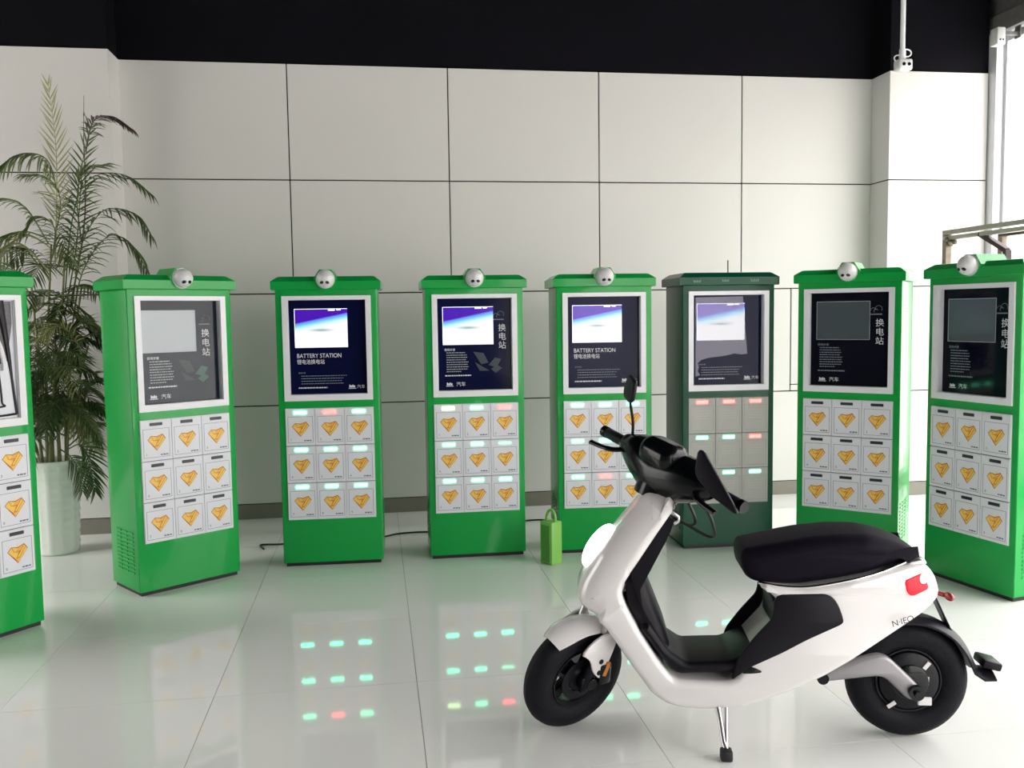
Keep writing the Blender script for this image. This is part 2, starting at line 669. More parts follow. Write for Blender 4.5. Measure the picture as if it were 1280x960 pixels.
def cached(key, fn):
    if key not in CACHE:
        CACHE[key] = fn()
    return CACHE[key]


def body_mesh():
    mb = MB()
    bm = mb.bm
    h = KW / 2
    o = [(-h, ZB), (h, ZB), (h, 1.676), (-h, 1.676)]
    i = [(-.233, 1.043), (.233, 1.043), (.233, 1.618), (-.233, 1.618)]
    of = [bm.verts.new((x, 0, z)) for x, z in o]
    ob = [bm.verts.new((x, KD, z)) for x, z in o]
    nf = [bm.verts.new((x, 0, z)) for x, z in i]
    nb = [bm.verts.new((x, .05, z)) for x, z in i]
    for a in range(4):
        b = (a + 1) % 4
        mb.face((of[a], of[b], nf[b], nf[a]))
        mb.face((of[b], of[a], ob[a], ob[b]))
        mb.mi = 1
        mb.face((nf[a], nf[b], nb[b], nb[a]))
        mb.mi = 0
    mb.mi = 1
    mb.face(nb)
    mb.mi = 0
    mb.face(ob[::-1])
    es = [e for e in bm.edges if all(v in of + ob for v in e.verts) and abs(e.verts[0].co.x - e.verts[1].co.x) < 1e-6]
    bmesh.ops.bevel(bm, geom=es, offset=.007, segments=3, affect='EDGES', profile=.5)
    return mb.mesh('body', 30)


def cap_mesh():
    mb = MB()
    h, e = KW / 2 + .0226, .0226

    def ring(d, z):
        return [(-h + d, -e + d, z), (h - d, -e + d, z), (h - d, KD + e - d, z), (-h + d, KD + e - d, z)]
    mb.loft([ring(.004, 1.674), ring(0, 1.678), ring(0, 1.724), ring(.006, 1.729), ring(.038, 1.752), ring(.048, 1.755)])
    return mb.mesh('cap')


def frame_mesh():
    mb = MB()
    ox, z0, z1 = .262, 1.0103, 1.638
    ix, a, b = .230, 1.046, 1.615
    y0, y1 = -.011, .0
    for r in (((-ox, z0), (ox, a)), ((-ox, b), (ox, z1)), ((-ox, a), (-ix, b)), ((ix, a), (ox, b))):
        mb.box((r[0][0], y0, r[0][1]), (r[1][0], y1, r[1][1]))
    # inward lip
    for r in (((-ix, a), (-ix + .002, b)), ((ix - .002, a), (ix, b)), ((-ix, b - .002), (ix, b)), ((-ix, a), (ix, a + .002))):
        mb.box((r[0][0], y1 - .001, r[0][1]), (r[1][0], .034, r[1][1]))
    return mb.mesh('display_frame')


def rect(mb, x0, z0, x1, z1, y):
    mb.poly([(x0, y, z0), (x1, y, z0), (x1, y, z1), (x0, y, z1)])


def slab(x0, z0, x1, z1, y0, y1, name):
    mb = MB()
    mb.box((x0, y0, z0), (x1, y1, z1))
    return mb.mesh(name)


def border_mesh():
    mb = MB()
    x, z0, z1, t, y = .0735, .018, .176, .0017, -.0105
    for r in ((-x, z0, x, z0 + t), (-x, z1 - t, x, z1), (-x, z0 + t, -x + t, z1 - t), (x - t, z0 + t, x, z1 - t)):
        mb.box((r[0], y, r[1]), (r[2], y + .001, r[3]))
    return mb.mesh('card_border')


def emblem_mesh():
    """faceted gold gem mark with a slanting stroke; slots gold, amber, outline, flame"""
    mb = MB()
    s, cx, cz, y = .094, 0, .100, -.0106
    P = {'l': (-.5, .16), 'tl': (-.30, .38), 'tm': (.02, .30), 'tr': (.34, .44), 'r': (.52, .20), 'b': (.0, -.46), 'c': (.02, -.02),
         'sl': (-.12, -.24), 'k': (-.12, .10)}

    def q(*ks, yy=0.0):
        mb.poly([(cx + P[k][0] * s, y - yy, cz + P[k][1] * s) for k in ks])
    mb.mi = 2
    mb.poly([(cx + a * s * 1.07, y + .0003, cz + b * s * 1.07) for a, b in ((-.5, .16), (-.3, .38), (.02, .33), (.34, .45), (.52, .2), (0, -.46))])
    mb.mi = 0
    q('l', 'tl', 'tm', 'k')
    q('l', 'k', 'c', 'sl')
    q('tr', 'r', 'b', 'c')
    mb.mi = 1
    q('k', 'tm', 'tr', 'c')
    q('sl', 'c', 'b')
    mb.mi = 2
    for a, b in (((-.16, .12), (.12, .14)), ((.12, .14), (-.06, -.22)), ((-.06, -.22), (.10, -.18)), ((.34, .42), (.0, -.1)), ((.42, .30), (.04, -.26)), ((-.3, .36), (-.18, .10))):
        d = V((b[0] - a[0], b[1] - a[1])).normalized() * .012
        mb.poly([(cx + (p[0] + e * -d.y) * s, y - .0004, cz + (p[1] + e * d.x) * s) for p, e in ((a, 1), (a, -1), (b, -1), (b, 1))])
    mb.mi = 3
    mb.poly([(cx + a * s, y, cz + b * s) for a, b in ((-.02, .40), (.08, .40), (.05, .66))])
    return mb.mesh('battery_mark', rec=False)


def smallprint(rows, x0, z, dz, h, seed, y=-.0004):
    rnd = random.Random(seed)
    mb = MB()
    for k, w in enumerate(rows):
        x = x0
        while x < x0 + w:
            l = rnd.uniform(.006, .016)
            rect(mb, x, z - k * dz, min(x + l, x0 + w), z - k * dz + h, y)
            x += l + rnd.uniform(.002, .004)
    return mb.mesh('small_print', rec=False)


ROWZ = [.289, .515, .741]
DOOR_H = .2215
XD = [-.1745, 0, .1745]


def kiosk(loc, yaw, label, layout, screen, leds, dark=False, dome=True, extra=None):
    root = empty('battery_kiosk', (loc[0], loc[1], 0), yaw)
    tag(root, label, 'kiosk', 'battery swapping kiosks in a curved row')
    green = M['green_dark'] if dark else M['green']
    gk = 'd' if dark else 'g'
    link('body', cached('body' + gk, body_mesh), [green, M['reveal']], root)
    link('cap', cached('cap' + gk, cap_mesh), green, root)
    link('plinth', cached('plinth', lambda: slab(-.285, 0, .285, ZB + .001, .012, KD - .01, 'plinth')), M['plinth'], root)
    link('display_frame', cached('frame', frame_mesh), M['white_frame'], root)
    # vents on both sides

    def vents():
        mb = MB()
        for s in (-1, 1):
            for k in range(3):
                for z, l in ((1.55, .03), (1.53, .03), (1.51, .03), (1.49, .03)):
                    x = s * .3001
                    y = .09 + k * .05
                    mb.box((min(x, x + s * .0012), y, z), (max(x, x + s * .0012), y + l, z + .006))
            for k in range(11):
                z = .12 + k * .022
                x = s * .3001
                for y in (.05, .13, .21):
                    mb.box((min(x, x + s * .004), y, z), (max(x, x + s * .004), y + .06, z + .009))
        return mb.mesh('side_vent')
    tag(link('side_vent', cached('vents' + gk, vents), green, root), kind='stuff')
    # ---- display
    pm = {'B_green': 'bezel_green', 'A': 'bezel_blue', 'B_blue': 'bezel_blue', 'B_dark': 'bezel', 'paper': 'paper'}[layout]
    dp = link('display_panel', cached('dp' + pm, lambda: slab(-.227, 1.049, .227, 1.612, .012 if pm == 'paper' else .036, .018 if pm == 'paper' else .042, 'display_panel')), M[pm], root)
    Y = .0355

    def txt(body, size, x, z, m, name='lettering', align='LEFT', sx=1.0):
        me = text_mesh(body, size, align)
        key = ('txt', body, size, align, m)
        me2 = cached(key, lambda: me.copy())
        o = link(name, me2, M[m], dp, (x, Y, z))
        o.scale = (sx, 1, 1)
        return o
    if layout != 'paper':
        sx = -.020 if layout == 'B_green' else 0.0
        sm = {'on': 'screen_on', 'off': 'screen_off', 'off_dark': 'screen_off_dark'}[screen]
        if screen == 'on':
            mk = lambda: slab(-.195, 1.328, .118, 1.561, .0335, .037, 'screen')
        else:
            mk = lambda: slab(-.195 + sx, 1.328, .118 + sx, 1.561, .0335, .037, 'screen')
        sc_ = link('screen', cached('scr' + sm, mk), M[sm], dp)
        if screen == 'on':
            def bar():
                mb = MB()
                rect(mb, .005, 1.549, .045, 1.557, .0333)
                rect(mb, .055, 1.551, .080, 1.557, .0333)
                for r in ((-.195, 1.559, .118, 1.561), (-.195, 1.33, -.193, 1.559)):
                    rect(mb, *r, .0333)
                return mb.mesh('status_bar', rec=False)
            link('status_bar', cached('stat', bar), cached('statm', lambda: mat('screen_status', (.9, .9, 1), .3, emit=(.8, .85, 1), estr=1.2)), dp)
        else:
            def rim_():
                mb = MB()
                a, b, c, d = -.195 + sx, 1.328, .118 + sx, 1.561
                for r in ((a, b, c, b + .003), (a, d - .003, c, d), (a, b, a + .003, d), (c - .003, b, c, d)):
                    mb.box((r[0], .0325, r[1]), (r[2], .034, r[3]))
                return mb.mesh('screen_rim')
            link('screen_rim', cached('rim' + sm + str(sx), rim_), M['screen_rim'], dp)
    if layout == 'A':
        m = 'print' if not dark else 'print_dim'
        txt('BATTERY STATION', .036, -.188, 1.267, m, 'title', sx=.86)
        txt('锂电池换电站', .032, -.188, 1.231, m, 'title', sx=.86)
        txt('使用步骤', .011, -.182, 1.172, 'print_dim', 'small_print')
        link('small_print', cached('spA', lambda: smallprint([.27, .25, .24, .25], -.165, 1.155, .0155, .004, 3, Y)), M['print_dim'], dp)
        link('small_print', cached('spA2', lambda: smallprint([.17], -.182, 1.082, .02, .007, 4, Y)), M['print'], dp)
        link('emblem', cached('emA', lambda: emblem_small(.115, 1.075, Y)), M['print'], dp)
        txt('汽', .024, .165, 1.078, 'print', 'emblem')
        txt('车', .024, .190, 1.078, 'print', 'emblem')
    elif layout.startswith('B'):
        dx = -.012 if layout == 'B_green' else .005
        pc = 'print' if layout != 'B_dark' else 'print_dim'
        for k, ch in enumerate('换电站'):
            txt(ch, .050, .143 + dx, 1.412 - k * .054, 'print', 'title')
        txt('使用步骤', .017, -.188, 1.292, pc, 'small_print')
        n = 9
        link('small_print', cached('spB' + pc, lambda: smallprint([.115, .125, .13, .12, .135, .13, .135, .13, .09][:n], -.175, 1.277, .0145, .005, 5, Y)),
             M['print_dim'] if layout != 'B_green' else M['screen_rim'], dp)
        link('small_print', cached('spB2' + pc, lambda: smallprint([.16], -.185, 1.135, .02, .007, 6, Y)), M[pc], dp)
        link('emblem', cached('emB' + pc, lambda: emblem_small(-.18, 1.072, Y)), M['print'], dp)
        txt('汽', .030, -.118, 1.074, 'print', 'emblem')
        txt('车', .030, -.088, 1.074, 'print', 'emblem')

        def outline_logo():
            mb = MB()
            for a0, a1, r, cx, cz in ((0, 180, .014, .135, 1.505), (-30, 190, .020, .165, 1.512), (20, 220, .012, .15, 1.500)):
                pts = []
                for k in range(9):
                    a = math.radians(a0 + (a1 - a0) * k / 8)
                    pts.append((cx + r * math.cos(a), Y, cz + r * math.sin(a)))
                mb.tube(pts, .0013, 4)
            rect(mb, .118, 1.478, .185, 1.484, Y)
            return mb.mesh('emblem')
        link('emblem', cached('logo', outline_logo), M['print_dim'], dp)
        if layout != 'B_dark':
            def pic(k):
                mb = MB()
                polys = [[(-.01, 1.285), (.055, 1.275), (.085, 1.215), (.04, 1.205)], [(.0, 1.22), (.05, 1.19), (.09, 1.165), (.03, 1.165)],
                         [(.085, 1.20), (.125, 1.245), (.165, 1.235), (.135, 1.185)], [(.10, 1.175), (.14, 1.20), (.17, 1.18), (.13, 1.15)]]
                for p in polys[:2] if k == 0 else polys[2:]:
                    mb.poly([(a, Y - .0002 * k, b) for a, b in p])
                return mb.mesh('illustration', rec=False)
            link('illustration', cached('pic0', lambda: pic(0)), M['print_teal_dark'], dp)
            link('illustration', cached('pic1' + layout, lambda: pic(1)), M['print_teal' if layout == 'B_green' else 'print_teal_dark'], dp)
    else:
        # an open display: white backing sheet with black gasket loops and a grey mesh corner
        mb = MB()
        mb.poly([(-.225, .0115, 1.608), (.222, .0115, 1.608), (.222, .0115, 1.50), (.19, .0115, 1.32), (.12, .0115, 1.30), (-.225, .0115, 1.30)])
        build('mesh_corner', mb, M['mesh_grey'], dp, rec=False)
        mb = MB()
        q = spline([(.165, .010, 1.61), (.182, .010, 1.48), (.200, .010, 1.32), (.212, .010, 1.18), (.222, .010, 1.066)], 6)
        mb.tube(q, [.020 - .014 * min(1, i / (len(q) * .6)) for i in range(len(q))], 8, sx=1.0)
        mb.tube(spline([(.222, .010, 1.066), (.10, .010, 1.062), (-.20, .010, 1.06)], 6), .0055, 8)
        build('gasket', mb, M['rubber'], dp, 40)
        mb = MB()
        mb.tube(spline([(.135, .009, 1.34), (.145, .009, 1.26), (.152, .009, 1.13), (.138, .009, 1.105), (-.20, .009, 1.09)], 6), .0045, 8)
        build('gasket', mb, M['rubber'], dp, 40)
        mb = MB()
        mb.tube(spline([(.05, .002, 1.47), (.135, .002, 1.43), (.165, .002, 1.34), (.17, .002, 1.28)], 6), .012, 8)
        build('cord', mb, M['white_frame'], dp, 40)
    # ---- locker
    link('locker_panel', cached('lockp' + gk, lambda: slab(-.262, .2886, .262, .9659, -.004, .001, 'locker_panel')), M['door_grey'] if dark else M['door'], root)

    for z in (.5125, .7385):
        link('seam', cached('seam', lambda: slab(-.262, 0, .262, .0022, -.0055, -.0039, 'seam')), M['gap'], root, (0, 0, z))
    num = 0
    for row in range(3):
        for c in range(3):
            num += 1
            z = ROWZ[2 - row]
            d = link('locker_door', cached('door' + gk, lambda: slab(-.0855, .003, .0855, DOOR_H, -.010, -.004, 'locker_door')),
                     M['door_grey'] if dark else M['door'], root, (XD[c], 0, z))
            st = leds[row][c]
            lm = {'-': 'led_off', 'G': 'led_green', 'R': 'led_red', 'L': 'led_lime', 't': 'led_green'}[st]
            hh = .0085 if st == '-' else .0100
            if st == 't':
                hh = .004
            lx = .036 if st == '-' else .038

            def led():
                mb = MB()
                mb.box((-lx, -.0135, .2005 - hh), (lx, -.0095, .2005 + hh), .002, seg=1)
                return mb.mesh('indicator_light')
            link('indicator_light', cached('led' + st, led), M[lm], d)
            link('card_border', cached('border' + gk, border_mesh), M['line_grey'] if dark else M['line'], d)
            if not dark:
                link('battery_mark', cached('mark', emblem_mesh), [M['gold'], M['amber'], M['outline'], M['flame']], d)
                me = text_mesh(str(num), .020)
                link('number', cached(('num', num), lambda: me.copy()), M['line'], d, (-.062, -.0104, .030))
                link('small_print', cached('doorprint', lambda: smallprint([.044], .020, .027, .01, .007, 11, -.0104)), M['line'], d)
            else:
                link('small_print', cached('doorprint_d', lambda: smallprint([.09, .09, .09, .09], -.045, .14, .016, .006, 12, -.0104)),
                     cached('dgm', lambda: mat('faded_print', (.47, .46, .43), .5)), d)
    # ---- camera dome
    if dome:
        def bracket():
            mb = MB()
            r = .067
            hexa = [(r * math.cos(math.radians(60 * k)) * 1.05, 1.738 + r * .94 * math.sin(math.radians(60 * k))) for k in range(6)]
            mb.loft([[(x, -.028, z) for x, z in hexa], [(x, .17, z) for x, z in hexa]])
            return mb.mesh('camera_bracket')
        br = link('camera_bracket', cached('bracket', bracket), M['green'], root)

        def dm():
            mb = MB()
            mb.ellipsoid((0, -.045, 1.735), (.052, .050, .052), nu=28, nv=18)
            mb.cyl((0, -.030, 1.735), (0, -.026, 1.735), .056, n=28)
            return mb.mesh('camera_dome', 40)
        do = link('camera_dome', cached('dome', dm), M['dome'], root)

        def ln():
            mb = MB()
            for s in (-1, 1):
                d = V((s * .32, -.82, -.42)).normalized()
                rot = V((0, 0, 1)).rotation_difference(d).to_matrix()
                mb.ellipsoid(V((0, -.045, 1.735)) + d * .050, (.0125, .009, .004), rot, 14, 8)
            return mb.mesh('lens', 50)
        link('lens', cached('lens', ln), M['lens'], do)
    if extra == 'film':
        mb = MB()
        y = .030
        top = [(-.205, 1.600), (.105, 1.604)]
        bot = [(.135, 1.24), (.10, 1.236), (.05, 1.243), (.0, 1.232), (-.05, 1.225), (-.09, 1.222), (-.13, 1.216), (-.17, 1.205), (-.19, 1.185),
               (-.183, 1.16), (-.19, 1.135), (-.175, 1.11), (-.205, 1.10)]
        mb.poly([(x, y, z) for x, z in top + bot])
        f = build('protective_film', mb, M['film'], root, rec=False)
        tag(f, 'cloudy film half torn off the display')

        def marks():
            mb = MB()
            for x0, x1, z0, z1 in ((-.235, -.185, 1.692, 1.708), (-.05, -.005, 1.695, 1.71), (.135, .19, 1.693, 1.712)):
                for k in range(5):
                    a = x0 + (x1 - x0) * k / 5
                    mb.box((a, -.0236, z0), (a + (x1 - x0) / 8, -.0224, z1 - .004 * (k % 2)))
            return mb.mesh('glue_residue')
        tag(link('glue_residue', marks(), cached('resm', lambda: mat('glue_residue', (.12, .26, .20), .6)), root), kind='stuff')
        mb = MB()
        mb.cyl((.06, .18, 1.75), (.06, .18, 1.84), .004, n=8)
        build('aerial', mb, M['cable'], root)
    return root


def emblem_small(x, z, y):
    mb = MB()
    rect(mb, x, z, x + .045, z + .004, y)
    for k in range(4):
        rect(mb, x + .004 + k * .009, z + .007, x + .011 + k * .009, z + .024 - .004 * (k % 2), y)
    rect(mb, x + .004, z + .012, x + .040, z + .015, y - .0001)
    return mb.mesh('emblem', rec=False)


OFF = ['---'] * 3
kiosk((-1.853, 4.488), .894, 'green kiosk cut off by the left edge, white sheet and black loops in its display', 'paper', None, OFF, dome=False)
kiosk((-1.059, 5.257), .642, 'bright green kiosk right of the potted palm with a pale unlit reflective screen', 'B_green', 'off', OFF)
kiosk((-.279, 5.530), -.037, 'green kiosk with lit screen over large title words and top middle indicator red', 'A', 'on', ['GRG', 'GGG', 'GGG'])
kiosk((.610, 5.529), -.008, 'green kiosk with lit screen, white characters down the display side and top right indicator red', 'B_blue', 'on', ['LGR', 'GGt', 'GGG'])
kiosk((1.414, 5.483), -.060, 'green kiosk behind the scooter handlebar, lit screen and only bottom middle indicator red', 'A', 'on', ['GGG', 'GGG', 'GRG'])
kiosk((2.208, 5.440), -.033, 'dark green kiosk without camera, torn film on its lit screen and grey locker doors', 'A', 'on', ['RRR', 'GGR', 'GGG'],
      dark=True, dome=False, extra='film')
kiosk((2.822, 5.090), -.731, 'green kiosk behind the scooter seat, dark screen and right side lit by the window', 'B_dark', 'off_dark', OFF)
kiosk((3.142, 4.390), -1.371, 'green kiosk at the right edge turned sharply left, dark screen, weathered rack behind', 'B_dark', 'off_dark', OFF)

# ------------------------------------------------------------------ electric scooter
SCO = empty('electric_scooter', (.684, 3.153, 0), math.atan2(-.2328, .9724))
tag(SCO, 'white and black electric scooter parked on its side stand in front of the kiosks', 'scooter')

white_pts = [(.268, .885), (.215, .815), (.160, .750), (.095, .672), (.035, .575), (.018, .525), (.030, .485), (.075, .455), (.115, .425), (.160, .36),
             (.212, .283), (.279, .189), (.330, .152), (.385, .138), (.471, .134), (.593, .145), (.741, .199), (.861, .258), (1.021, .358), (1.150, .440),
             (1.210, .480), (1.245, .515), (1.257, .545), (1.240, .606), (1.205, .648), (1.160, .648), (1.02, .61), (.90, .585), (.782, .565), (.660, .580), (.648, .565),
             (.690, .545), (.72, .50), (.70, .42), (.62, .33), (.565, .248), (.54, .236), (.45, .236), (.362, .240), (.340, .258), (.299, .312), (.239, .407), (.190, .50),
             (.176, .545), (.190, .580), (.233, .642), (.298, .740), (.350, .815), (.366, .845), (.345, .878)]


def g_white(x, z):
    # half width: slim nose and tail, full at the floor
    if x < .36 and z > .5:
        return .76 + .18 * max(0, min(1, (.9 - z) / .4))
    if x > .95:
        return 1.0 - .35 * min(1, (x - .95) / .3)
    return 1.0


def r_white(x, z):
    front = x < .05 + .62 * max(0, z - .5) + .06 and z > .44
    if front:
        return .085
    if z > .6 and x < .4:
        return .03
    return .022


def resamp(pts, step=.02):
    out = []
    P = [V(p) for p in pts]
    for i in range(len(P)):
        a, b = P[i], P[(i + 1) % len(P)]
        n = max(1, int((b - a).length / step))
        out += [a.lerp(b, k / n) for k in range(n)]
    return out


mb = MB()
mb.pillow(smooth_poly(resamp(white_pts, .03), 2), .150, .022, 5, g_white, r_white)
shell = build('body_shell', mb, M['white_gloss'], SCO, 50)
# black leg shield lining and floor mat between the white side edges
mb = MB()
mb.pillow(smooth_poly(resamp([(.325, .83), (.332, .79), (.285, .690), (.256, .615), (.278, .545), (.335, .395), (.352, .330), (.300, .30), (.20, .47), (.19, .56), (.30, .76)], .04), 2),
          .128, .05, 4, lambda x, z: 1.0 - .36 * max(0, min(1, (z - .5) / .3)))
build('leg_shield', mb, M['black_plastic'], SCO, 50)
mb = MB()
mb.pillow(smooth_poly(resamp([(.235, .42), (.30, .33), (.345, .272), (.37, .258), (.45, .262), (.58, .266), (.66, .335), (.62, .345), (.55, .306), (.40, .300), (.34, .34), (.27, .44)], .03), 2), .142, .02, 3)
build('floor_mat', mb, M['black_plastic'], SCO, 50)
mb = MB()
mb.pillow(smooth_poly(resamp([(.56, .300), (.64, .312), (.70, .40), (.70, .50), (.68, .545), (.74, .55), (.86, .55), (.80, .42), (.68, .30), (.60, .25), (.55, .245)], .03), 2), .125, .03, 3)
build('battery_box_cover', mb, M['black_plastic'], SCO, 50)
for s in (-1, 1):
    mb = MB()
    pts = [(.692, .548), (.760, .550), (.868, .553), (.900, .530), (.925, .462), (.918, .448), (.896, .437), (.80, .390), (.72, .344), (.613, .292), (.548, .242), (.575, .330), (.628, .40), (.690, .47)]
    mb.pillow(smooth_poly(resamp(pts, .04), 2), .006, .004, 2, y0=s * .148)
    build('side_panel', mb, M['black_plastic'], SCO, 50)
    mb = MB()
    mb.pillow(smooth_poly([(.580, .270), (.598, .298), (.625, .293), (.660, .276), (.62, .270)], 1), .003, .002, 2, y0=s * .1505)
    build('footpeg_slot', mb, M['black_gloss'], SCO, 50)
# headlight lens bulging out of the nose
mb = MB()
_rot = Matrix.Rotation(-math.radians(35), 3, 'Y').inverted()
mb.ellipsoid((.098, 0, .676), (.036, .075, .090), _rot, 28, 18)
build('headlight', mb, M['headlight'], SCO, 60)
# seat
mb = MB()
seat_pts = [(.592, .690), (.590, .635), (.606, .590), (.65, .572), (.782, .572), (.90, .590), (1.02, .616), (1.145, .655), (1.195, .655), (1.200, .665),
            (1.170, .700), (1.107, .728), (1.03, .745), (.92, .746), (.81, .734), (.70, .712), (.638, .700)]
mb.pillow(smooth_poly(resamp(seat_pts, .05), 2), .135, .05, 6, lambda x, z: 1 - .30 * max(0, (x - 1.0) / .2) - .10 * max(0, (.75 - x) / .15))
seat = build('seat', mb, M['seat'], SCO, 60)
mb = MB()
for s in (-1, 1):
    mb.tube(spline([(.645, s * .118, .580), (.71, s * .13, .572), (.80, s * .138, .571), (.92, s * .136, .590), (1.03, s * .128, .616), (1.14, s * .098, .650)], 6), .0055, 8)
build('seat_trim', mb, M['chrome'], seat, 50)
mb = MB()
mb.pillow(smooth_poly([(1.135, .656), (1.20, .668), (1.215, .640), (1.15, .630)], 1), .105, .012, 3)
build('tail_cap', mb, M['steel'], SCO, 40)
# tail light wraps the tail
mb = MB()
mb.pillow(smooth_poly(resamp([(1.128, .592), (1.198, .620), (1.220, .560), (1.160, .534), (1.142, .548)], .025), 1), .155, .010, 4,
          lambda x, z: 1.0 - .35 * min(1, max(0, (x - .95) / .3)))
tl = build('tail_light', mb, M['taillight'], SCO, 50)
for s in (-1, 1):
    mb = MB()
    mb.ellipsoid((1.196, s * .112, .598), (.012, .010, .018), None, 14, 10)
    build('bulb', mb, M['taillight_hot'], tl, 50)
# badge lettering on the tail sides
bm_ = text_mesh('N·IEO', .030)
b_ = link('badge', bm_.copy(), M['black_plastic'], SCO, (1.085, -.1475, .440), (0, -.26, math.radians(8)))
b_.data.transform(Matrix.Shear('XZ', 4, (.0, .0)) if False else Matrix.Identity(4))
# number plate holder with indicators
mb = MB()
mb.box((-.003, -.030, -.09), (.003, .030, .05), .002)
build('plate_holder', mb, M['black_plastic'], SCO, loc=(1.285, 0, .470), rot=(0, math.radians(-25), 0))
for s in (-1, 1):
    mb = MB()
    mb.cyl((1.25, s * .03, .53), (1.285, s * .06, .525), .008, n=8)
    mb.ellipsoid((1.295, s * .075, .525), (.014, .030, .014), None, 14, 8)
    build('rear_indicator', mb, M['red_lens'], SCO, 50)

# ---- wheels
TR = .210


def wheel(parent, name, nsp, spoke_w, T, hub_r, hub_w, brake=True):
    """tyre axis along y, centre at (0,0,TR); T places it"""
    C = (0, 0, TR)

    def put(mb):
        for v in mb.bm.verts:
            v.co = T @ v.co
        return mb
    mb = MB()
    mb.lathe([(.100, -.026), (.108, -.036), (.113, -.036), (.113, .036), (.108, .036), (.100, .026), (.100, -.026)], 44, 'Y', C, caps=False)
    rim = build(name, put(mb), M['rim'], parent, 40)
    mb = MB()
    prof = []
    for k in range(17):
        a = 2 * PI * k / 16
        prof.append((.156 + .054 * math.cos(a), .050 * math.sin(a)))
    mb.lathe(prof, 56, 'Y', C, caps=False)
    build('tire', put(mb), M['tire'], rim, 50)
    mb = MB()
    mb.lathe([(.02, -hub_w), (hub_r * .8, -hub_w), (hub_r, -hub_w + .01), (hub_r, hub_w - .01), (hub_r * .8, hub_w), (.02, hub_w)], 36, 'Y', C)
    build('hub', put(mb), M['rim'], rim, 40)
    for k in range(nsp):
        a = 2 * PI * (k + .3) / nsp
        mb = MB()
        w = spoke_w
        r = Matrix.Translation(C) @ Matrix.Rotation(a, 4, 'Y')
        mb.loft([[r @ V(p) for p in ((-w, -.016, hub_r - .004), (w, -.016, hub_r - .004), (w, .016, hub_r - .004), (-w, .016, hub_r - .004))],
                 [r @ V(p) for p in ((-w * .75, -.014, .104), (w * .75, -.014, .104), (w * .75, .014, .104), (-w * .75, .014, .104))]])
        build('spoke', put(mb), M['rim'], rim)
    if brake:
        mb = MB()
        mb.lathe([(.050, -.040), (.080, -.040), (.080, -.037), (.050, -.037), (.050, -.040)], 40, 'Y', C, caps=False)
        build('brake_disc', put(mb), M['rim'], rim, 40)
    return rim


wheel(SCO, 'rear_wheel', 0, .020, Matrix.Translation((1.180, 0, 0)), .101, .050, brake=False)
mb = MB()
mb.lathe([(.01, -.058), (.055, -.058), (.062, -.054), (.062, -.045)], 32, 'Y', (1.180, 0, TR))
build('motor_cover', mb, M['black_gloss'], SCO, 40)

for k, (tx, tz, ta, tl_) in enumerate(((1.235, .270, .9, .030), (1.236, .215, 1.5, .030), (1.118, .128, .6, .032))):
    mb = MB()
    mb.box((-tl_ / 2, -.0525, -.007), (tl_ / 2, -.0505, .007), rot=Matrix.Translation((tx, 0, tz)) @ Matrix.Rotation(-ta, 4, 'Y'))
    build('tag', mb, M['tag'], SCO)  # white slips added in place of light gaps between the spokes

# ---- steered assembly: handlebar and fork turned to the left about the raked head axis
RAKE, STEER = math.radians(22), math.radians(40)
AX = V((math.sin(RAKE), 0, math.cos(RAKE)))
PIV = V((.34, 0, .98))
ST = Matrix.Translation(PIV) @ Matrix.Rotation(STEER, 4, AX) @ Matrix.Translation(-PIV)
# keep the steered tyre on the floor
_n = (ST.to_3x3() @ V((0, 1, 0)))
_c = ST @ V((0, 0, TR))
_low = _c.z - (.156 * math.sqrt(max(0, 1 - _n.z ** 2)) + .054)
STW = Matrix.Translation((0, 0, -_low)) @ ST


def sbuild(name, mb, m, parent, smooth=45, T=None):
    for v in mb.bm.verts:
        v.co = (T or ST) @ v.co
    return build(name, mb, m, parent, smooth)


wheel(SCO, 'front_wheel', 5, .020, STW, .048, .045)
FA = V((.0, 0, TR))


def fork_pt(t, y):
    # along the fork line from the axle (t=0) to the lower yoke (t=1)
    return V((-.0 + .125 * t, y, TR + .34 * t))


for s in (-1, 1):
    mb = MB()
    mb.cyl(fork_pt(-.06, s * .066), fork_pt(.55, s * .066), .019, n=16)
    mb.box((-.022, s * .066 - .012, TR - .03), (.022, s * .066 + .012, TR + .03), .006)
    fk = sbuild('fork_leg', mb, M['black_plastic'], SCO, T=STW)
    mb = MB()
    mb.cyl(fork_pt(.55, s * .066), fork_pt(1.1, s * .066), .0135, n=14)
    sbuild('stanchion', mb, M['steel'], fk, T=STW)
    mb = MB()
    mb.cyl(fork_pt(.46, s * .066), fork_pt(.54, s * .066), .024, n=16)
    sbuild('dust_seal', mb, M['black_plastic'], fk, T=STW)
mb = MB()
mb.cyl((.02, -.073, TR), (.02, -.087, TR), .022, n=18)
mb.box((.045, -.098, TR - .01), (.095, -.060, TR + .075), .008)
sbuild('brake_caliper', mb, M['black_gloss'], SCO, T=STW)
mb = MB()
mb.box((-.009, -.006, -.028), (.009, .006, .028), .003, rot=Matrix.Translation((.070, -.094, TR + .055)) @ Matrix.Rotation(math.radians(22), 4, 'Y'))
sbuild('side_reflector', mb, M['amber_refl'], SCO, T=STW)

